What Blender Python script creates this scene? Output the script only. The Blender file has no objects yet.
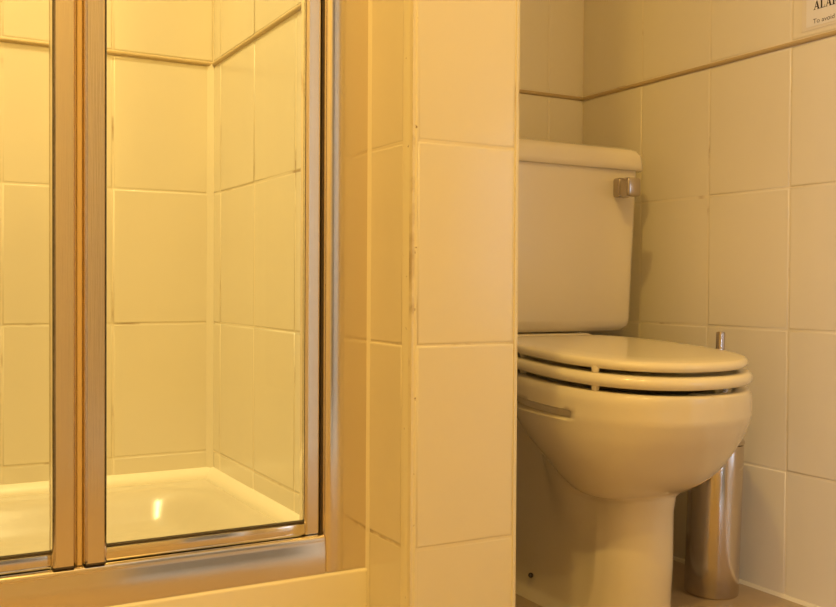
import bpy, bmesh, math, random
from mathutils import Vector, Matrix

random.seed(7)
SC = bpy.context.scene
COL = SC.collection

# ------------------------------------------------------------------ camera
F_PX, YAW, PIT, ROLL, CAM_Z = 960.827, 0.5075, -0.0174, 0.0061, 0.5142
fw = Vector((math.sin(YAW)*math.cos(PIT), math.cos(YAW)*math.cos(PIT), math.sin(PIT)))
rt = Vector((math.cos(YAW), -math.sin(YAW), 0))
up = rt.cross(fw)
rc = rt*math.cos(ROLL) + up*math.sin(ROLL)
uc = -rt*math.sin(ROLL) + up*math.cos(ROLL)
cam = bpy.data.cameras.new('camera'); cam.sensor_width = 36; cam.lens = 36*F_PX/836
cam.clip_start = 0.02
camo = bpy.data.objects.new('camera', cam); COL.objects.link(camo)
camo.matrix_world = Matrix(((rc.x, uc.x, -fw.x, 0), (rc.y, uc.y, -fw.y, 0), (rc.z, uc.z, -fw.z, CAM_Z), (0, 0, 0, 1)))
SC.camera = camo

# ------------------------------------------------------------------ world, lights, exposure
w = bpy.data.worlds.new('world'); SC.world = w; w.use_nodes = True
w.node_tree.nodes['Background'].inputs[0].default_value = (1.0, 0.62, 0.28, 1)
w.node_tree.nodes['Background'].inputs[1].default_value = 0.0

def area(name, loc, energy, color, size, target=None):
    l = bpy.data.lights.new(name, 'AREA'); l.shape = 'DISK'; l.size = size; l.energy = energy; l.color = color
    o = bpy.data.objects.new(name, l); COL.objects.link(o); o.location = loc
    d = (Vector(target) - Vector(loc)) if target else Vector((0, 0, -1))
    o.rotation_euler = d.to_track_quat('-Z', 'Y').to_euler()
    return o

def spot(name, loc, energy, color, deg, radius):
    l = bpy.data.lights.new(name, 'SPOT'); l.spot_size = math.radians(deg); l.spot_blend = 1.0
    l.shadow_soft_size = radius; l.energy = energy; l.color = color
    o = bpy.data.objects.new(name, l); COL.objects.link(o); o.location = loc
    return o
spot('shower_downlight', (0.04, 1.28, 2.30), 146.0, (1.0, 0.81, 0.345), 80, 0.06)
area('room_downlight', (-0.12, 0.30, 2.30), 17.0, (1.0, 0.65, 0.170), 0.09)
area('room_downlight', (0.15, -0.20, 2.30), 12.5, (1.0, 0.65, 0.170), 0.09)
# daylight from the window of the adjoining room, reaching in by the doorway behind the camera
l = bpy.data.lights.new('window_daylight', 'AREA'); l.shape = 'RECTANGLE'; l.size = 0.50; l.size_y = 1.1; l.energy = 132.0; l.color = (0.52, 0.70, 1.0)
lo = bpy.data.objects.new('window_daylight', l); COL.objects.link(lo); lo.location = (-0.50, -2.59, 0.95)
lo.rotation_euler = Vector((0, 1, 0)).to_track_quat('-Z', 'Z').to_euler()

vs = SC.view_settings
vs.view_transform = 'Standard'; vs.look = 'None'; vs.exposure = 0.0; vs.gamma = 1.0; vs.use_curve_mapping = False

# ------------------------------------------------------------------ materials
def mat(name, color, rough=0.5, metal=0.0, noise=0.0, nscale=8.0, bump=0.0, bscale=20.0, bdist=0.002, coat=0.0, spec=0.5, stretch=None):
    m = bpy.data.materials.new(name); m.use_nodes = True
    nt = m.node_tree; b = nt.nodes['Principled BSDF']
    b.inputs['Base Color'].default_value = (*color, 1)
    b.inputs['Roughness'].default_value = rough
    b.inputs['Metallic'].default_value = metal
    b.inputs['Specular IOR Level'].default_value = spec
    b.inputs['Coat Weight'].default_value = coat
    b.inputs['Coat Roughness'].default_value = 0.08
    tc = nt.nodes.new('ShaderNodeTexCoord'); src = tc.outputs['Object']
    if stretch:
        mp = nt.nodes.new('ShaderNodeMapping'); mp.inputs['Scale'].default_value = stretch
        nt.links.new(src, mp.inputs[0]); src = mp.outputs[0]
    if noise:
        n = nt.nodes.new('ShaderNodeTexNoise'); n.inputs['Scale'].default_value = nscale; n.inputs['Detail'].default_value = 4
        nt.links.new(src, n.inputs['Vector'])
        r = nt.nodes.new('ShaderNodeMapRange'); r.inputs['To Min'].default_value = 1-noise; r.inputs['To Max'].default_value = 1+noise*0.5
        nt.links.new(n.outputs['Fac'], r.inputs['Value'])
        mx = nt.nodes.new('ShaderNodeMix'); mx.data_type = 'RGBA'; mx.blend_type = 'MULTIPLY'; mx.inputs['Factor'].default_value = 1
        mx.inputs['A'].default_value = (*color, 1)
        nt.links.new(r.outputs['Result'], mx.inputs['B']); nt.links.new(mx.outputs['Result'], b.inputs['Base Color'])
    if bump:
        n2 = nt.nodes.new('ShaderNodeTexNoise'); n2.inputs['Scale'].default_value = bscale; n2.inputs['Detail'].default_value = 2
        nt.links.new(src, n2.inputs['Vector'])
        bp = nt.nodes.new('ShaderNodeBump'); bp.inputs['Strength'].default_value = bump; bp.inputs['Distance'].default_value = bdist
        nt.links.new(n2.outputs['Fac'], bp.inputs['Height']); nt.links.new(bp.outputs['Normal'], b.inputs['Normal'])
    return m

def speck_mat(name, base, dark, scale, lo, hi, rough):
    m = mat(name, base, rough); nt = m.node_tree; b = nt.nodes['Principled BSDF']
    g = nt.nodes.new('ShaderNodeNewGeometry')
    n = nt.nodes.new('ShaderNodeTexNoise'); n.inputs['Scale'].default_value = scale; n.inputs['Detail'].default_value = 5
    nt.links.new(g.outputs['Position'], n.inputs['Vector'])
    cr = nt.nodes.new('ShaderNodeValToRGB')
    cr.color_ramp.elements[0].position = lo; cr.color_ramp.elements[0].color = (*base, 1)
    cr.color_ramp.elements[1].position = hi; cr.color_ramp.elements[1].color = (*dark, 1)
    nt.links.new(n.outputs['Fac'], cr.inputs['Fac']); nt.links.new(cr.outputs['Color'], b.inputs['Base Color'])
    return m

CREAM = (0.80, 0.73, 0.58)
M = {}
M['tile'] = mat('cream_glazed_tile', CREAM, 0.22, noise=0.03, nscale=6, bump=0.25, bscale=14, bdist=0.003)
M['grout'] = speck_mat('grout', (0.79, 0.71, 0.55), (0.34, 0.22, 0.11), 12, 0.60, 0.76, 0.8)
M['trim'] = speck_mat('plastic_trim', (0.82, 0.75, 0.58), (0.25, 0.15, 0.07), 110, 0.67, 0.74, 0.35)
M['silicone'] = mat('silicone', (0.80, 0.73, 0.58), 0.4)
M['bead'] = mat('tan_border_bead', (0.50, 0.37, 0.19), 0.3)
M['tray'] = mat('cream_tray_acrylic', (0.60, 0.53, 0.41), 0.25, coat=0.0)
M['paint'] = mat('cream_paint', (0.78, 0.70, 0.55), 0.7)
M['wallpaper'] = mat('tan_wallpaper', (0.46, 0.35, 0.23), 0.8)
M['floor'] = mat('tan_vinyl', (0.50, 0.38, 0.25), 0.45, noise=0.25, nscale=30, bump=0.1, bscale=60)
M['ceramic'] = mat('champagne_ceramic', (0.76, 0.68, 0.54), 0.12, coat=0.3, noise=0.02, nscale=3)
M['seat'] = mat('cream_seat_plastic', (0.82, 0.74, 0.58), 0.16, coat=0.2)
M['chrome'] = mat('polished_aluminium', (0.86, 0.80, 0.72), 0.13, 1.0)
M['satin'] = mat('satin_aluminium', (0.84, 0.76, 0.66), 0.17, 1.0, bump=0.05, bscale=40, stretch=(30, 30, 0.3))
M['lever'] = mat('lever_chrome', (0.50, 0.44, 0.39), 0.16, 1.0)
M['steel'] = mat('brushed_steel', (0.60, 0.54, 0.48), 0.15, 1.0, bump=0.06, bscale=60, stretch=(14, 14, 0.15))
M['seal'] = mat('black_rubber_seal', (0.06, 0.04, 0.025), 0.5)
M['gasket'] = mat('amber_hinge_gasket', (0.72, 0.50, 0.22), 0.4)
M['acrylic'] = mat('cream_acrylic', (0.86, 0.79, 0.63), 0.14, coat=0.3)
M['paper'] = mat('white_paper', (0.80, 0.76, 0.72), 0.5)
M['laminate'] = mat('clear_laminate', (0.78, 0.71, 0.60), 0.15)
M['ink'] = mat('black_ink', (0.02, 0.015, 0.012), 0.6)
M['brushhead'] = mat('white_bristle', (0.8, 0.8, 0.78), 0.7)

def glass_mat():
    m = bpy.data.materials.new('clear_shower_glass'); m.use_nodes = True; nt = m.node_tree
    nt.nodes.clear()
    out = nt.nodes.new('ShaderNodeOutputMaterial'); mix = nt.nodes.new('ShaderNodeMixShader')
    tr = nt.nodes.new('ShaderNodeBsdfTransparent'); tr.inputs[0].default_value = (0.985, 0.985, 0.97, 1)
    gl = nt.nodes.new('ShaderNodeBsdfGlossy'); gl.inputs['Roughness'].default_value = 0.02
    fr = nt.nodes.new('ShaderNodeFresnel'); fr.inputs[0].default_value = 1.30
    nt.links.new(fr.outputs[0], mix.inputs[0]); nt.links.new(tr.outputs[0], mix.inputs[1]); nt.links.new(gl.outputs[0], mix.inputs[2])
    nt.links.new(mix.outputs[0], out.inputs[0])
    return m
M['glass'] = glass_mat()

# ------------------------------------------------------------------ helpers
def link(name, me, parent=None, loc=(0, 0, 0), rz=0.0):
    o = bpy.data.objects.new(name, me); COL.objects.link(o)
    o.location = loc; o.rotation_euler = (0, 0, rz)
    if parent: o.parent = parent
    return o

def finish(bm, name, m, parent=None, smooth=False, angle=None):
    bmesh.ops.recalc_face_normals(bm, faces=bm.faces)
    me = bpy.data.meshes.new(name); bm.to_mesh(me); bm.free()
    me.materials.append(M[m])
    if smooth:
        for f in me.polygons: f.use_smooth = True
        if angle: me.set_sharp_from_angle(angle=math.radians(angle))
    return link(name, me, parent)

def box(bm, x0, x1, y0, y1, z0, z1):
    vv = [bm.verts.new((x, y, z)) for z in (z0, z1) for y in (y0, y1) for x in (x0, x1)]
    for f in ((0, 1, 3, 2), (4, 6, 7, 5), (0, 4, 5, 1), (2, 3, 7, 6), (0, 2, 6, 4), (1, 5, 7, 3)):
        bm.faces.new([vv[i] for i in f])
    return vv

def rbox(x0, x1, y0, y1, z0, z1, r=0.003, seg=3):
    bm = bmesh.new(); box(bm, x0, x1, y0, y1, z0, z1)
    bmesh.ops.recalc_face_normals(bm, faces=bm.faces)
    bmesh.ops.bevel(bm, geom=list(bm.edges), offset=r, segments=seg, profile=0.5, affect='EDGES')
    return bm

def prism(bm, prof, axis, a0, a1):
    """extrude a closed 2-D profile along an axis ('x': profile is (y,z); 'z': profile is (x,y); 'y': (x,z))"""
    def P(u, v, a):
        return {'x': (a, u, v), 'y': (u, a, v), 'z': (u, v, a)}[axis]
    A = [bm.verts.new(P(u, v, a0)) for u, v in prof]; B = [bm.verts.new(P(u, v, a1)) for u, v in prof]
    n = len(prof)
    for i in range(n): bm.faces.new((A[i], A[(i+1) % n], B[(i+1) % n], B[i]))
    bm.faces.new(A[::-1]); bm.faces.new(B)

def lathe(bm, prof, cx=0, cy=0, n=48):
    rings = []
    for r, z in prof:
        rings.append([bm.verts.new((cx+r*math.cos(2*math.pi*i/n), cy+r*math.sin(2*math.pi*i/n), z)) for i in range(n)])
    for a, b in zip(rings, rings[1:]):
        for i in range(n): bm.faces.new((a[i], a[(i+1) % n], b[(i+1) % n], b[i]))
    bm.faces.new(rings[0][::-1]); bm.faces.new(rings[-1])

def struct(o):
    o['kind'] = 'structure'; return o

def tag(o, label, cat, group=None):
    o['label'] = label; o['category'] = cat
    if group: o['group'] = group
    return o

# ------------------------------------------------------------------ dimensions
XR, XS, YC, YB, YT = 1.3100, 0.5282, 0.9652, 1.7257, 1.6342
XC = 0.6770            # right face of the partition
XL, YF, ZC = -0.40, -0.42, 2.32
XW = -0.75            # far left wall of the bathroom, left of the shower
HY, HX = -2.55, -1.50  # far and left walls of the adjoining room
YD = 1.0756            # front plane of the shower enclosure
Z0, PZ, PW = 0.9179, 0.23576, 0.1787
JG = 0.0022
REC = 0.0006           # joint depth
PROUD = 0.0
BH = 0.0090             # height of the narrow border bead between two tile courses

# ------------------------------------------------------------------ room shell
def slab(name, x0, x1, y0, y1, z0, z1, m, parent=None):
    bm = bmesh.new(); box(bm, x0, x1, y0, y1, z0, z1)
    o = finish(bm, name, m, parent)
    if parent is None: struct(o)
    return o

floor = slab('floor', HX-0.1, XR+0.5, HY-0.1, YB+0.1, -0.08, 0.0, 'floor')
ceil = slab('ceiling', HX-0.1, XR+0.5, HY-0.1, YB+0.1, ZC, ZC+0.08, 'paint')
wall_nib = slab('wall_nib', XL-0.08, XL, YD-0.02, YB+0.08, 0, ZC, 'paint')
wall_rear = slab('wall_rear', XW, XL-0.08, YD-0.02, YD+0.06, 0, ZC, 'paint')
wall_left = slab('wall_left', XW-0.08, XW, YF-0.08, YD+0.06, 0, ZC, 'paint')
# wall behind the camera with the doorway to the adjoining room
DX0, DX1, DZ = 0.53, 1.10, 2.02
bm = bmesh.new()
box(bm, HX-0.08, DX0, YF-0.08, YF, 0, ZC); box(bm, DX1, XR+0.5, YF-0.08, YF, 0, ZC); box(bm, DX0, DX1, YF-0.08, YF, DZ, ZC)
wall_front = struct(finish(bm, 'wall_front', 'paint'))
bm = bmesh.new()
for a_, b_, c_, d_ in ((DX0-0.06, DX0+0.012, 0, DZ), (DX1-0.012, DX1+0.06, 0, DZ), (DX0-0.06, DX1+0.06, DZ-0.012, DZ+0.06)):
    box(bm, a_, b_, YF-0.095, YF+0.015, c_, d_)
struct(finish(bm, 'door_1', 'paint'))
# adjoining room
slab('wall_side', XR+0.42, XR+0.5, HY, YF-0.08, 0, ZC, 'wallpaper')
slab('wall_window', HX-0.08, HX, HY-0.08, YF-0.08, 0, ZC, 'wallpaper')
WX0, WX1, WZ0, WZ1 = -0.77, -0.23, 0.38, 1.52
bm = bmesh.new()
box(bm, HX, WX0, HY-0.08, HY, 0, ZC); box(bm, WX1, XR+0.5, HY-0.08, HY, 0, ZC)
box(bm, WX0, WX1, HY-0.08, HY, 0, WZ0); box(bm, WX0, WX1, HY-0.08, HY, WZ1, ZC)
struct(finish(bm, 'wall_far', 'wallpaper'))
bm = bmesh.new()
for a_, b_, c_, d_ in ((WX0, WX1, WZ0, WZ0+0.02), (WX0, WX1, WZ1-0.02, WZ1), (WX0, WX0+0.02, WZ0, WZ1), (WX1-0.02, WX1, WZ0, WZ1)):
    box(bm, a_, b_, HY-0.03, HY+0.01, c_, d_)
struct(finish(bm, 'window_1', 'acrylic'))

def walls(name, x0, x1, y0, y1):
    return slab(name, x0, x1, y0, y1, 0, ZC, 'grout')
wall_right = walls('wall_right', XR+REC, XR+0.08, YF, YB+0.08)
wall_back = walls('wall_back', XC-0.02, XR+REC, YT+REC, YB+0.08)
wall_shower = walls('wall_shower', XL, XC-0.02, YB+REC, YB+0.08)
wall_part = walls('wall_partition', XS+REC, XC-REC, YC+REC, YB+REC)

_tiles = {}
def tile_mesh(wd, ht):
    k = (round(wd, 4), round(ht, 4))
    if k in _tiles: return _tiles[k]
    bm = bmesh.new()
    t, c1, c2 = 0.007, 0.0008, 0.0026
    rings = []
    for ins, y in ((0, t), (0, 0.0009), (c1, 0.00035), (c2, 0.0)):
        rings.append([bm.verts.new((x, y, z)) for x, z in ((ins, ins), (wd-ins, ins), (wd-ins, ht-ins), (ins, ht-ins))])
    for a, b in zip(rings, rings[1:]):
        for i in range(4): bm.faces.new((a[i], a[(i+1) % 4], b[(i+1) % 4], b[i]))
    bm.faces.new(rings[-1]); bm.faces.new(rings[0][::-1])
    bmesh.ops.recalc_face_normals(bm, faces=bm.faces)
    me = bpy.data.meshes.new('tile'); bm.to_mesh(me); bm.free()
    me.materials.append(M['tile'])
    for f in me.polygons: f.use_smooth = f.area < 0.5*wd*ht
    _tiles[k] = me
    return me

def rows(z_lo, z_hi):
    """joint heights between z_lo and z_hi, ends included"""
    js = [z_lo]
    k = 5
    for i in range(-8, 6):
        z = Z0 - i*PZ
        if i == 0: js += [z-BH/2, z+BH/2]
        elif z_lo+0.01 < z < z_hi-0.01: js.append(z)
    js.append(z_hi)
    return sorted(js)

def tile_wall(parent, face, at, us, zs, proud_above=None):
    """face '-y': us are x values; '-x' / '+x': us are y values"""
    us = sorted(us)
    for a, b in zip(us, us[1:]):
        for c, d in zip(zs, zs[1:]):
            wd, ht = b-a-JG, d-c-JG
            if wd < 0.012 or ht < 0.008: continue
            off = PROUD if (proud_above is not None and c > proud_above-0.01) else 0.0
            off += random.uniform(-0.0003, 0.0003)
            o = bpy.data.objects.new('tile', tile_mesh(wd, ht)); COL.objects.link(o); o.parent = parent
            tz = random.uniform(-0.0022, 0.0022)
            tx = random.uniform(-0.0018, 0.0018)
            if face == '-y': o.location = (a+JG/2, at-off, c+JG/2); r = 0
            elif face == '-x': o.location = (at-off, b-JG/2, c+JG/2); r = -math.pi/2
            else: o.location = (at+off, a+JG/2, c+JG/2); r = math.pi/2
            o.rotation_euler = (tx, 0, r+tz)

def bead(parent, axis, sgn_at, a0, a1):
    """half-round border bead; axis 'x' runs along x on a wall facing -y, 'y' runs along y on a wall facing -x"""
    prof = [(sgn_at+0.003, Z0-BH/2+0.0004)] + [(sgn_at-0.0034*math.cos(t), Z0+(BH/2-0.0004)*math.sin(t)) for t in [math.pi*(-0.5+i/8) for i in range(9)]] + [(sgn_at+0.003, Z0+BH/2-0.0004)]
    bm = bmesh.new(); prism(bm, prof, axis, a0, a1)
    finish(bm, 'border_bead', 'bead', parent, True, 60)
# right wall
ys = [YT]; y = 1.560*0.93
while y > YF+0.03: ys.append(y); y -= PW
ys.append(YF)
tile_wall(wall_right, '-x', XR, ys, rows(0.0, ZC), Z0)
bead(wall_right, 'y', XR, YF, YT)
# wall behind the toilet
xs = [XR]; x = 1.3107*0.93
while x > XC+0.03: xs.append(x); x -= PW
xs.append(XC)
tile_wall(wall_back, '-y', YT, xs, rows(0.0, ZC), Z0)
bead(wall_back, 'x', YT, XC, XR)
# shower: back wall
xs = [XS]; x = XS-PW
while x > XL+0.03: xs.append(x); x -= PW
xs.append(XL)
tile_wall(wall_shower, '-y', YB, xs, rows(0.10, ZC), Z0)
bead(wall_shower, 'x', YB, XL, XS)
# partition: shower side, end, toilet side
RT = 0.0125             # radius of the corner trim
ysd = [YC+0.0215]
ysd.append(YC+0.1790)
while ysd[-1]+PW < YB-0.02: ysd.append(ysd[-1]+PW)
ysd.append(YB)
zr = rows(0.0, ZC)
tile_wall(wall_part, '-x', XS, ysd[:2], zr, None)
tile_wall(wall_part, '-x', XS, ysd[1:], rows(0.10, ZC), Z0)
tile_wall(wall_part, '-y', YC, [XS+0.0068, XC-0.006], zr)
tile_wall(wall_part, '+x', XC, [YC+0.006, YC+0.006+PW, YC+0.006+2*PW, YC+0.006+3*PW, YT], zr)

bead(wall_part, 'y', XS, YD+0.03, YB)
# corner trims on the partition end
def quarter(cx, cy, r, a0, a1, n=8):
    return [(cx+r*math.cos(a0+(a1-a0)*i/n), cy+r*math.sin(a0+(a1-a0)*i/n)) for i in range(n+1)]
bm = bmesh.new()
prism(bm, [(XS+0.0065+0.0075*math.cos(t), YC+0.021+0.0215*math.sin(t)) for t in [math.pi+math.pi/2*i/12 for i in range(13)]] + [(XS+0.0065, YC+0.021)], 'z', 0.0, ZC)
struct(finish(bm, 'trim_1', 'trim', None, True, 40))
bm = bmesh.new()
prism(bm, quarter(XC-0.006, YC+0.006, 0.0068, 1.5*math.pi, 2*math.pi) + [(XC-0.006, YC+0.006)], 'z', 0.0, ZC)
struct(finish(bm, 'trim_2', 'trim', None, True, 40))
# corner bead in the shower corner and floor beads in the toilet alcove
bm = bmesh.new()
prism(bm, [(XS-0.012, YB), (XS-0.005, YB-0.0035), (XS, YB-0.006), (XS+0.002, YB+0.002)], 'z', 0.17, Z0)
struct(finish(bm, 'trim_3', 'silicone'))
bm = bmesh.new()
prism(bm, [(XR+0.001, -0.001), (XR+0.001, 0.006), (XR-0.002, 0.005), (XR-0.006, -0.001)], 'y', YF, YT)
struct(finish(bm, 'trim_4', 'silicone'))
bm = bmesh.new()
prism(bm, [(YT+0.001, -0.001), (YT+0.001, 0.006), (YT-0.002, 0.005), (YT-0.006, -0.001)], 'x', XC, XR)
struct(finish(bm, 'trim_5', 'silicone'))

# ------------------------------------------------------------------ shower tray
TZ = 0.163
tray = bpy.data.objects.new('shower_tray', None); COL.objects.link(tray); tray.location = (0.07, 1.4, 0)
tag(tray, 'cream acrylic shower tray behind the glass door', 'shower tray')
bm = bmesh.new()
tx0, tx1, ty0, ty1 = XL+0.002, XS-0.001, YD+0.004, YB-0.001
NX, NY = 84, 66
def tray_z(x, y):
    cx, cy = (tx0+tx1)/2, (ty0+ty1)/2
    hx, hy = (tx1-tx0)/2-0.045, (ty1-ty0)/2-0.055
    R = 0.10
    qx, qy = abs(x-cx)-(hx-R), abs(y-cy)-(hy-R)
    d = math.hypot(max(qx, 0), max(qy, 0)) + min(max(qx, qy), 0) - R
    t = min(max(-d/0.075, 0), 1); t = t*t*(3-2*t)
    return TZ - 0.052*t - 0.006*min(max(-d/0.3, 0), 1)
g = [[bm.verts.new((tx0+(tx1-tx0)*i/NX, ty0+(ty1-ty0)*j/NY, tray_z(tx0+(tx1-tx0)*i/NX, ty0+(ty1-ty0)*j/NY))) for i in range(NX+1)] for j in range(NY+1)]
for j in range(NY):
    for i in range(NX): bm.faces.new((g[j][i], g[j][i+1], g[j+1][i+1], g[j+1][i]))
loop = [g[0][i] for i in range(NX+1)] + [g[j][NX] for j in range(1, NY+1)] + [g[NY][i] for i in range(NX-1, -1, -1)] + [g[j][0] for j in range(NY-1, 0, -1)]
bot = [bm.verts.new((v.co.x, v.co.y, 0.10)) for v in loop]
for i in range(len(loop)): bm.faces.new((loop[i], bot[i], bot[(i+1) % len(loop)], loop[(i+1) % len(loop)]))
basin = finish(bm, 'basin', 'tray', None, True, 60)
bm = rbox(XL+0.001, XS-0.0005, YD-0.004, YD+0.03, 0.0, TZ, 0.004, 3)
apron = finish(bm, 'apron', 'acrylic', None, True, 40)
bm = bmesh.new(); lathe(bm, [(0.045, 0.104), (0.045, 0.108), (0.040, 0.110), (0.012, 0.110), (0.010, 0.107)], 0.07, 1.4, 32)
drain = finish(bm, 'drain_cover', 'chrome', None, True, 40)
for o in (basin, apron, drain):
    o.parent = tray; o.matrix_parent_inverse = tray.matrix_basis.inverted() if False else Matrix.Translation((-0.07, -1.4, 0))
# quarter-round tray upstand along the two tiled walls
def cove(y0): return [(y0+0.001, TZ-0.004), (y0+0.001, TZ+0.018), (y0-0.003, TZ+0.017), (y0-0.012, TZ+0.011), (y0-0.019, TZ+0.002), (y0-0.020, TZ-0.004)]
bm = bmesh.new(); prism(bm, cove(YB), 'x', XL, XS)
struct(finish(bm, 'trim_6', 'silicone', None, True, 60))
bm = bmesh.new(); prism(bm, [(u-YB+XS, v) for u, v in cove(YB)], 'y', YD+0.03, YB)
struct(finish(bm, 'trim_7', 'silicone', None, True, 60))

# ------------------------------------------------------------------ shower enclosure (one framed folding door)
door = bpy.data.objects.new('shower_door', None); COL.objects.link(door); door.location = (0.1840, YD, TZ)
tag(door, 'chrome-framed folding shower door with two clear glass panels', 'shower door')
def dpart(bm, name, m, smooth=True, angle=35, parent=None):
    o = finish(bm, name, m, None, smooth, angle)
    o.parent = parent or door
    o.matrix_parent_inverse = Matrix.Translation((-0.1840, -YD, -TZ))
    return o
DT = 2.0
# wall channel: face from 0.470 to 0.528, rounded free edge
bm = bmesh.new()
xa, xb = 0.4705, XS-0.0005
prof = [(xb, YD), (xa+0.010, YD)] + quarter(xa+0.008, YD+0.008, 0.008, 1.5*math.pi, math.pi, 6)[1:] + [(xa, YD+0.032), (xb, YD+0.032)]
prism(bm, prof, 'z', TZ+0.0005, DT)
dpart(bm, 'wall_channel', 'chrome')
# silicone bead between channel and tiles
bm = bmesh.new(); prism(bm, [(XS-0.0035, YD+0.001), (XS-0.0022, YD-0.0018), (XS, YD-0.0055), (XS+0.001, YD+0.001)], 'z', 0.0, DT)
struct(finish(bm, 'trim_8', 'silicone', None, True, 60))
# sill rail
SZ0, SZ1 = TZ+0.0005, 0.2095
bm = bmesh.new()
prof = [(YD, SZ0), (YD, SZ1-0.016), (YD+0.0015, SZ1-0.010), (YD+0.0015, SZ1-0.006)] + [(YD+0.0065-0.005*math.cos(a), SZ1-0.005+0.005*math.sin(a)) for a in [i*math.pi/12 for i in range(1, 7)]] + [(YD+0.030, SZ1), (YD+0.030, SZ0)]
prism(bm, prof, 'x', XL+0.001, xa)
dpart(bm, 'sill_rail', 'chrome')
# leaf stile at the wall side (right leaf)
def stile(x0, x1, z0, z1, name, m='chrome', y0=YD+0.010, yd=0.018, lip=0.0035, cap=False):
    bm = bmesh.new()
    prof = [(x0, y0+yd), (x0, y0+0.0042), (x0+0.0006, y0+0.0030), (x0+lip, y0), (x0+lip+0.0005, y0+0.0014), (x1-lip-0.0005, y0+0.0014), (x1-lip, y0), (x1-0.0006, y0+0.0030), (x1, y0+0.0042), (x1, y0+yd)]
    prism(bm, prof, 'z', z0, z1)
    return dpart(bm, name, m)
stile(0.4480, 0.4690, SZ1+0.001, DT-0.05, 'leaf_stile')
bm = bmesh.new(); box(bm, 0.4690, 0.4705, YD+0.012, YD+0.026, SZ1, DT-0.05); dpart(bm, 'closing_seal', 'seal', False)
# two satin posts where the leaves fold, and the gasket between
for (x0, x1, tagp) in ((0.1560, 0.1803, 'fold_post'), (0.1885, 0.2122, 'fold_post')):
    po = stile(x0, x1, SZ1+0.003, DT-0.05, tagp, 'satin', y0=YD-0.001, yd=0.028, lip=0.0030)
    bm = rbox(x0+0.0015, x1-0.0015, YD-0.0004, YD+0.026, SZ1+0.0005, SZ1+0.0030, 0.001, 2)
    c = finish(bm, 'end_cap', 'seal', None); c.parent = po
    c.matrix_parent_inverse = Matrix.Identity(4)
bm = bmesh.new()
prism(bm, [(0.1803, YD+0.010), (0.1822, YD+0.006), (0.1866, YD+0.006), (0.1885, YD+0.010), (0.1885, YD+0.020), (0.1803, YD+0.020)], 'z', SZ1+0.001, DT-0.05)
dpart(bm, 'hinge_gasket', 'gasket')
# leaf bottom rails, seals, panes
for (x0, x1) in ((0.2122, 0.4480), (XL+0.03, 0.1560)):
    bm = rbox(x0, x1, YD+0.010, YD+0.027, SZ1+0.0015, SZ1+0.0150, 0.0015, 2); dpart(bm, 'leaf_rail', 'chrome')
    bm = bmesh.new(); box(bm, x0, x1, YD+0.0145, YD+0.0225, SZ1+0.0150, SZ1+0.0170); dpart(bm, 'glazing_seal', 'seal', False)
    bm = bmesh.new(); box(bm, x0, x1, YD+0.0165, YD+0.0205, SZ1+0.0168, DT-0.06); dpart(bm, 'glass_pane', 'glass', False)
    bm = rbox(x0, x1, YD+0.010, YD+0.027, DT-0.07, DT-0.05, 0.0015, 2); dpart(bm, 'leaf_rail', 'chrome')
stile(XL+0.012, XL+0.030, SZ1+0.001, DT-0.05, 'leaf_stile')
bm = rbox(XL+0.001, xa, YD, YD+0.03, DT-0.045, DT, 0.003, 2); dpart(bm, 'head_rail', 'chrome')

# ------------------------------------------------------------------ toilet
XA = 1.0045
toilet = bpy.data.objects.new('toilet', None); COL.objects.link(toilet); toilet.location = (XA, 1.25, 0)
tag(toilet, 'cream close-coupled toilet with closed lid in the tiled alcove', 'toilet')
def tpart(o, parent=None):
    o.parent = parent or toilet
    o.matrix_parent_inverse = Matrix.Translation((-XA, -1.25, 0))
    return o
TILT = 0.0551
SA, SY0, SB, SBB, SN = 0.163, 1.1359, 0.180, 0.210, 2.31

def lerp(tab, z):
    """monotone cubic interpolation of each column"""
    n = len(tab)
    z = min(max(z, tab[0][0]), tab[-1][0])
    k = 0
    while k < n-2 and z > tab[k+1][0]: k += 1
    out = []
    for c in range(1, len(tab[0])):
        def sl(i): return (tab[i+1][c]-tab[i][c])/(tab[i+1][0]-tab[i][0])
        def m(i):
            if i == 0: return sl(0)
            if i == n-1: return sl(n-2)
            p, q = sl(i-1), sl(i)
            return 0.0 if p*q <= 0 else 2*p*q/(p+q)
        h = tab[k+1][0]-tab[k][0]; t = (z-tab[k][0])/h
        out.append((2*t**3-3*t*t+1)*tab[k][c] + (t**3-2*t*t+t)*h*m(k) + (-2*t**3+3*t*t)*tab[k+1][c] + (t**3-t*t)*h*m(k+1))
    return tuple(out)
# z: bowl half width, front y, back y of the bowl, rear-body half width
BOWL = [(0.0, 0.030, 1.085, 1.16, 0.078), (0.02, 0.030, 1.085, 1.16, 0.066), (0.16, 0.02, 1.10, 1.16, 0.060), (0.193, 0.050, 1.092, 1.17, 0.062),
        (0.206, 0.090, 1.062, 1.19, 0.064), (0.225, 0.114, 1.030, 1.215, 0.068), (0.25, 0.132, 1.002, 1.245, 0.074), (0.28, 0.148, 0.980, 1.285, 0.086),
        (0.31, 0.159, 0.962, 1.318, 0.104), (0.34, 0.164, 0.9545, 1.336, 0.124), (0.37, 0.164, 0.9545, 1.338, 0.135), (0.39, 0.162, 0.956, 1.336, 0.140)]
# neck lobe flowing from the bowl down into the foot: z, half width
NECK = [(0.0, 0.052), (0.10, 0.055), (0.19, 0.076), (0.25, 0.100), (0.31, 0.140), (0.39, 0.150)]
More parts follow.
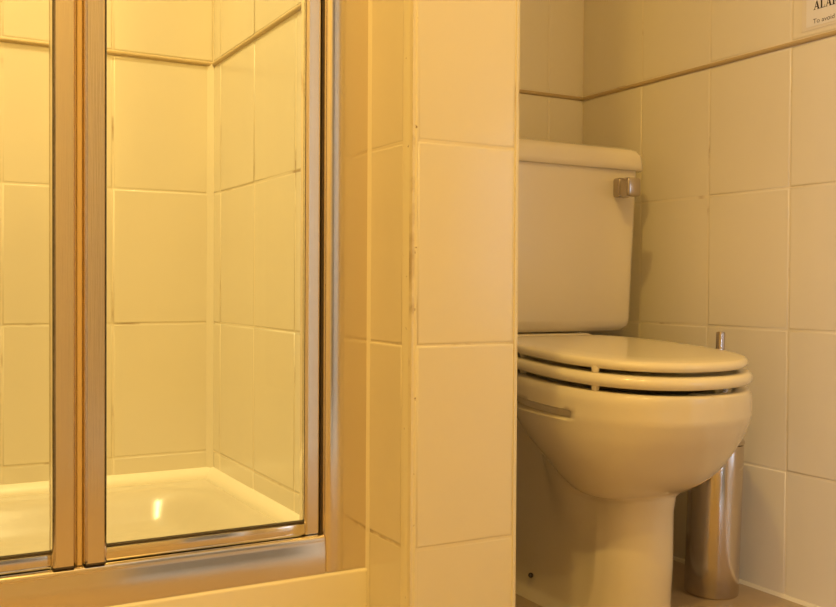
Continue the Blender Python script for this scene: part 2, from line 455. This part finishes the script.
# pedestal lobe: z, radius, centre y
PED = [(0.0, 0.078, 1.140), (0.014, 0.077, 1.140), (0.022, 0.068, 1.138), (0.10, 0.063, 1.127), (0.17, 0.061, 1.124), (0.20, 0.064, 1.124), (0.39, 0.064, 1.124)]
def smooth01(t):
    t = min(max(t, 0), 1); return t*t*(3-2*t)
def pan_outline(z, N=80):
    a, yf, yk, rw = lerp(BOWL, z); pr, py = lerp(PED, z)
    yrear = 1.58 if z > 0.30 else 1.50 + 0.08*smooth01((z-0.2)/0.1)
    front = min(yf if a > 0.051 else 9, py-pr)
    pts = []
    y0 = yf + (yk-yf)*0.46 if z < 0.34 else SY0
    if 0.28 < z < 0.34: y0 = (yf + (yk-yf)*0.46) + (SY0-(yf + (yk-yf)*0.46))*smooth01((z-0.28)/0.06)
    for i in range(N+1):
        u = i/N
        Y = front + (yrear-front)*((1-math.cos(math.pi*u))/2*0.55 + 0.45*u*u*(3-2*u))
        wv = 0.0
        if a > 0.035:
            b = (y0-yf) if Y < y0 else (yk-y0)
            q = abs((Y-y0)/b)
            if q < 1: wv = max(wv, a*(1-q**2.25)**(1/2.25))
        if abs(Y-py) < pr: wv = max(wv, math.sqrt(max(pr*pr-(Y-py)**2, 0)))
        # rear body with a waist behind the pedestal lobe
        if Y > py:
            waist = 1.0
            nk, = lerp(NECK, z); qn = abs((Y-1.195)/0.085)
            if qn < 1:
                nw = nk*(1-qn**2.2)**(1/2.2); k = 0.014; h = max(k-abs(wv-nw), 0)/k; wv = max(wv, nw)+h*h*k*0.25
            end = math.sqrt(max(1-max((Y-(yrear-0.03))/0.03, 0)**2, 0))
            rear = rw*waist*end
            k = 0.012; h = max(k-abs(wv-rear), 0)/k
            wv = max(wv, rear) + h*h*k*0.25*(1 if end > 0.5 else 0)
        # shallow moulded slot under the rim
        sl = smooth01((z-0.328)/0.004)*(1-smooth01((z-0.341)/0.004))*smooth01((Y-1.078)/0.012)*(1-smooth01((Y-1.30)/0.012))
        wv = max(wv-0.012*sl, 0.0)
        pts.append((Y, wv))
    return pts
bm = bmesh.new()
zs = [0, 0.006, 0.012, 0.016, 0.020, 0.026] + [0.035+0.012*i for i in range(12)] + [0.172+0.0045*i for i in range(12)] + [0.228+0.0065*i for i in range(16)] + [0.3275+0.0022*i for i in range(9)] + [0.351, 0.357, 0.363, 0.369, 0.373, 0.3755]
prev = None; N = 80
for z in zs:
    o2 = pan_outline(z, N)
    ins = 0.0
    if z > 0.363: ins = 0.006*((z-0.363)/0.0125)**2
    dz = 0.0
    ring = []
    for i, (Y, wv) in enumerate(o2):
        zz = z + TILT*(Y-1.15)*smooth01((z-0.30)/0.06)
        ring.append((XA+max(wv-ins, 0), Y + (ins if i == 0 else 0), zz))
    for i in range(N-1, 0, -1):
        Y, wv = o2[i]
        zz = z + TILT*(Y-1.15)*smooth01((z-0.30)/0.06)
        ring.append((XA-max(wv-ins, 0), Y, zz))
    cur = [bm.verts.new(c) for c in ring]
    if prev:
        for i in range(len(cur)): bm.faces.new((prev[i], prev[(i+1) % len(cur)], cur[(i+1) % len(cur)], cur[i]))
    else: bm.faces.new(cur[::-1])
    prev = cur
# top: inner rim and well
cx, cy = XA, 1.14
last = prev
for sc, dz in ((0.97, 0.0015), (0.74, 0.0), (0.70, -0.008), (0.66, -0.06), (0.45, -0.13), (0.2, -0.15)):
    cur = [bm.verts.new((cx+(v.co.x-cx)*sc, (cy+(v.co.y-cy)*sc) if sc < 0.9 or v.co.y < 1.33 else v.co.y, 0.3755+TILT*(v.co.y-1.15)+dz)) for v in last]
    for i in range(len(cur)): bm.faces.new((prev[i], prev[(i+1) % len(cur)], cur[(i+1) % len(cur)], cur[i]))
    prev = cur
bm.faces.new(prev)
bmesh.ops.remove_doubles(bm, verts=bm.verts, dist=1e-5)
pan = tpart(finish(bm, 'pan', 'ceramic', None, True, 70))
# rear deck that carries the cistern
bm = rbox(XA-0.125, XA+0.125, 1.365, 1.585, 0.36, 0.432, 0.012, 4)
tpart(finish(bm, 'cistern_deck', 'ceramic', None, True, 50))
# dark fixing screw low on the side of the pan
for sx in (-1, 1):
    bm = bmesh.new(); bmesh.ops.create_uvsphere(bm, u_segments=12, v_segments=8, radius=0.0042)
    bmesh.ops.translate(bm, verts=bm.verts, vec=(XA+sx*0.0700, 1.291, 0.038))
    tpart(finish(bm, 'fixing_screw', 'seal', None, True))

def oval(a, b, bb, n=SN, N=96, flat=None):
    out = []
    for i in range(N):
        t = 2*math.pi*i/N; c, s = math.cos(t), math.sin(t)
        x = a*math.copysign(abs(c)**(2/n), c); l = b if s < 0 else bb
        nn = n if s < 0 else 4.2
        if s >= 0: x = a*math.copysign(abs(c)**(2/nn), c)
        y = l*math.copysign(abs(s)**(2/nn), s)
        if s > 0: x *= 1-0.10*smooth01(y/bb)
        out.append((XA+x, SY0+y))
    return out
def tz(z, y): return z + TILT*(y-1.2)
# seat ring
def oval_solid(levels, hole=None):
    """levels: list of (inset, z); optional hole inset makes a ring"""
    bm = bmesh.new(); rings = []
    for ins, z in levels:
        rings.append([bm.verts.new((x, y, tz(z, y))) for x, y in oval(SA-ins, SB-ins, SBB-ins)])
    n = len(rings[0])
    seq = list(zip(rings, rings[1:]))
    if hole: seq.append((rings[-1], rings[0]))
    for a, b in seq:
        for i in range(n): bm.faces.new((a[i], a[(i+1) % n], b[(i+1) % n], b[i]))
    if not hole: bm.faces.new(rings[0][::-1]); bm.faces.new(rings[-1])
    return bm
RB, RT_ = 0.3865, 0.4045
def edge_levels(z0, z1, r, base):
    lv = []
    for i in range(7):
        a = -math.pi/2 + math.pi*i/6
        lv.append((base+r*(1-math.cos(a)), (z0+z1)/2+(z1-z0)/2*math.sin(a)))
    return lv
lv = edge_levels(RB, RT_, 0.008, 0.0)
lv = [(0.062, RB+0.001)] + lv + [(0.045, RT_+0.0005), (0.060, RT_-0.003), (0.066, RT_-0.008)]
seat = tpart(finish(oval_solid(lv, True), 'seat', 'seat', None, True, 60))
LB, LT = 0.4105, 0.4265
lv = [(0.030, LB+0.004), (0.014, LB+0.001)] + edge_levels(LB, LT-0.002, 0.007, 0.006) + [(0.025, LT-0.0005), (0.055, LT), (0.10, LT+0.0005), (0.14, LT+0.0005)]
lid = tpart(finish(oval_solid(lv), 'lid', 'seat', None, True, 60))
# bumpers
def bumper(x, y, z0, z1, parent, r=0.007):
    bm = bmesh.new(); lathe(bm, [(r*0.55, tz(z0, y)), (r*0.8, tz(z0, y)+0.001), (r, tz(z1, y)-0.001), (r, tz(z1, y)+0.003)], x, y, 20)
    o = finish(bm, 'bumper', 'seat', None, True, 50)
    o.parent = parent; o.matrix_parent_inverse = Matrix.Identity(4)
for sx in (-1, 1):
    for bx_, by_ in ((0.1365, 1.050), (0.135, 1.225)):
        bumper(XA+sx*bx_, by_, RT_-0.001, LB+0.001, lid, 0.006)
        bumper(XA+sx*bx_, by_, RB-0.009, RB+0.001, seat, 0.006)
# hinge blocks
for sx in (-1, 1):
    bm = rbox(XA+sx*0.075-0.014, XA+sx*0.075+0.014, 1.322, 1.356, 0.384, 0.420, 0.004, 2)
    tpart(finish(bm, 'hinge', 'lever', None, True, 40))
# cistern body: tapered, bowed front
def cist(levels, bow, N=20):
    """levels: (half width, y front, y back, z, corner radius)"""
    bm = bmesh.new(); rings = []
    for hw, yf, yb, z, r in levels:
        pts = []
        for i in range(N+1):                      # front, left to right, bowed
            u = -1+2*i/N
            x = u*(hw-r); pts.append((x, yf+bow*u*u))
        for i in range(1, 7):
            a = -math.pi/2+math.pi/2*i/6; pts.append((hw-r+r*math.cos(a), yf+bow+r+r*math.sin(a)))
        pts.append((hw, yb)); pts.append((-hw, yb))
        for i in range(0, 6):
            a = math.pi+math.pi/2*i/6; pts.append((-hw+r+r*math.cos(a), yf+bow+r+r*math.sin(a)))
        rings.append([bm.verts.new((XA+x, y, z)) for x, y in pts])
    n = len(rings[0])
    for a, b in zip(rings, rings[1:]):
        for i in range(n): bm.faces.new((a[i], a[(i+1) % n], b[(i+1) % n], b[i]))
    bm.faces.new(rings[0][::-1]); bm.faces.new(rings[-1])
    return bm
CB = 1.590
bm = cist([(0.200, 1.405, CB-0.02, 0.4325, 0.02), (0.220, 1.390, CB-0.006, 0.4355, 0.020), (0.2285, 1.3835, CB, 0.444, 0.020), (0.2310, 1.3815, CB, 0.456, 0.020), (0.2345, 1.380, CB, 0.56, 0.020), (0.2420, 1.378, CB, 0.735, 0.020)], 0.004)
body = tpart(finish(bm, 'cistern', 'ceramic', None, True, 60))
bm = cist([(0.2480, 1.3735, CB+0.002, 0.7335, 0.016), (0.2500, 1.3715, CB+0.004, 0.7348, 0.018), (0.2500, 1.371, CB+0.004, 0.745, 0.018), (0.2480, 1.3725, CB+0.003, 0.762, 0.018), (0.2440, 1.3765, CB, 0.770, 0.020), (0.236, 1.386, CB-0.004, 0.7755, 0.022), (0.18, 1.43, CB-0.03, 0.778, 0.03)], 0.004)
clid = tpart(finish(bm, 'cistern_lid', 'ceramic', None, True, 60))
# flush lever
bm = rbox(1.1790, 1.2080, 1.364, 1.3835, 0.681, 0.717, 0.005, 3)
lev = tpart(finish(bm, 'flush_lever', 'lever', None, True, 50))
bm = rbox(1.1740, 1.2060, 1.334, 1.3590, 0.681, 0.715, 0.005, 3)
o = finish(bm, 'lever_handle', 'lever', None, True, 50); o.parent = lev; o.matrix_parent_inverse = Matrix.Identity(4)
bm = bmesh.new(); box(bm, 1.185, 1.201, 1.356, 1.368, 0.690, 0.708)
o = finish(bm, 'lever_spindle', 'lever'); o.parent = lev; o.matrix_parent_inverse = Matrix.Identity(4)

# ------------------------------------------------------------------ toilet brush in its steel holder
BX, BY = 1.224, 1.173
holder = bpy.data.objects.new('toilet_brush_holder', None); COL.objects.link(holder); holder.location = (BX, BY, 0.0)
tag(holder, 'brushed steel cylinder toilet brush holder on the floor beside the toilet', 'brush holder')
bm = bmesh.new()
lathe(bm, [(0.0425, 0.0), (0.0440, 0.0015), (0.0445, 0.004), (0.0445, 0.252), (0.0440, 0.2535), (0.041, 0.254), (0.041, 0.02), (0.001, 0.02)], n=64)
o = finish(bm, 'cylinder', 'steel', None, True, 40); o.parent = holder
bm = bmesh.new()
lathe(bm, [(0.0405, 0.255), (0.0452, 0.2555), (0.0456, 0.258), (0.044, 0.2615), (0.012, 0.264), (0.009, 0.266)], n=64)
o = finish(bm, 'holder_lid', 'steel', None, True, 40); o.parent = holder
bm = bmesh.new()
lathe(bm, [(0.0070, 0.262), (0.0074, 0.27), (0.0074, 0.438), (0.0066, 0.4415), (0.001, 0.442)], n=24)
o = finish(bm, 'brush_handle', 'lever', None, True, 40); o.parent = holder
o['label'] = 'slim chrome brush handle'
holder.rotation_euler = Matrix.Rotation(math.radians(1.5), 3, Vector((0, 0, 1)).cross(fw.cross(Vector((0, 0, 1)))).normalized()).to_euler()

# ------------------------------------------------------------------ alarm notice on the right wall
XN = XR-PROUD-0.0006
sign = bpy.data.objects.new('alarm_notice', None); COL.objects.link(sign); sign.location = (XN, 0.98, 1.0)
tag(sign, 'laminated white notice headed ALARM stuck on the right-hand tiled wall', 'notice')
def spart(o):
    o.parent = sign; o.matrix_parent_inverse = Matrix.Translation((-XN, -0.98, -1.0)); return o
bm = bmesh.new(); box(bm, XN-0.0004, XN, 0.890, 1.0725, 0.9325, 1.062); spart(finish(bm, 'laminate', 'laminate'))
bm = bmesh.new(); box(bm, XN-0.0008, XN-0.0004, 0.898, 1.0640, 0.9375, 1.056); spart(finish(bm, 'paper', 'paper'))
# serif capitals, each a set of polygons in a 0..1 cap-height frame
def serif(x, y, wd): return [(x-wd/2, y-0.035), (x+wd/2, y-0.035), (x+wd/2, y+0.035), (x-wd/2, y+0.035)]
GL = {
 'A': (0.86, [[(0.08, 0), (0.18, 0), (0.45, 0.90), (0.40, 1.0)], [(0.58, 0), (0.80, 0), (0.50, 1.0), (0.40, 1.0), (0.36, 0.86)], [(0.20, 0.28), (0.64, 0.28), (0.64, 0.37), (0.20, 0.37)], serif(0.13, 0.035, 0.26), serif(0.69, 0.035, 0.34)]),
 'L': (0.74, [[(0.12, 0), (0.32, 0), (0.32, 1), (0.12, 1)], [(0.12, 0), (0.66, 0), (0.66, 0.08), (0.12, 0.08)], [(0.60, 0), (0.68, 0), (0.70, 0.32), (0.65, 0.32)], serif(0.22, 0.965, 0.40), serif(0.2, 0.035, 0.36)]),
 'R': (0.84, [[(0.12, 0), (0.32, 0), (0.32, 1), (0.12, 1)], [(0.30, 0.92), (0.55, 0.92), (0.62, 0.80), (0.70, 0.98), (0.55, 1.0), (0.30, 1.0)], [(0.52, 0.92), (0.52, 0.58), (0.66, 0.54), (0.74, 0.66), (0.74, 0.86), (0.66, 0.97)], [(0.30, 0.50), (0.58, 0.50), (0.66, 0.56), (0.52, 0.60), (0.30, 0.58)], [(0.38, 0.54), (0.56, 0.54), (0.84, 0.0), (0.62, 0.0)], serif(0.22, 0.965, 0.40), serif(0.22, 0.035, 0.40)]),
 'M': (1.06, [[(0.14, 0), (0.22, 0), (0.22, 1), (0.14, 1)], [(0.76, 0), (0.96, 0), (0.96, 1), (0.76, 1)], [(0.14, 1), (0.32, 1), (0.58, 0.20), (0.48, 0.0)], [(0.48, 0.0), (0.56, 0.12), (0.86, 1.0), (0.76, 1.0)], serif(0.18, 0.035, 0.28), serif(0.86, 0.035, 0.36), serif(0.86, 0.965, 0.36), serif(0.20, 0.965, 0.32)]),
}
cap, pen = 0.0140, 1.0500
for ch in 'ALARM':
    wd, polys = GL[ch]
    bm = bmesh.new()
    for k, poly in enumerate(polys):
        bm.faces.new([bm.verts.new((XN-0.00095-0.00001*k, pen-u*cap, 0.9628+v*cap)) for u, v in poly])
    spart(finish(bm, 'letter', 'ink')); pen -= wd*cap
cu = bpy.data.curves.new('small_text', 'FONT'); cu.body = 'To avoid'; cu.size = 0.0105; cu.materials.append(M['ink'])
to = bpy.data.objects.new('small_text', cu); COL.objects.link(to)
dg = bpy.context.evaluated_depsgraph_get()
me = bpy.data.meshes.new_from_object(to.evaluated_get(dg)); bpy.data.objects.remove(to)
wmax = max(v.co.x for v in me.vertices)
for v in me.vertices:
    x, y = v.co.x*0.040/wmax, v.co.y*1.0
    v.co = Vector((XN-0.00095, 1.0507-x, 0.9412+y))
if not me.materials: me.materials.append(M['ink'])
spart(link('small_text', me))
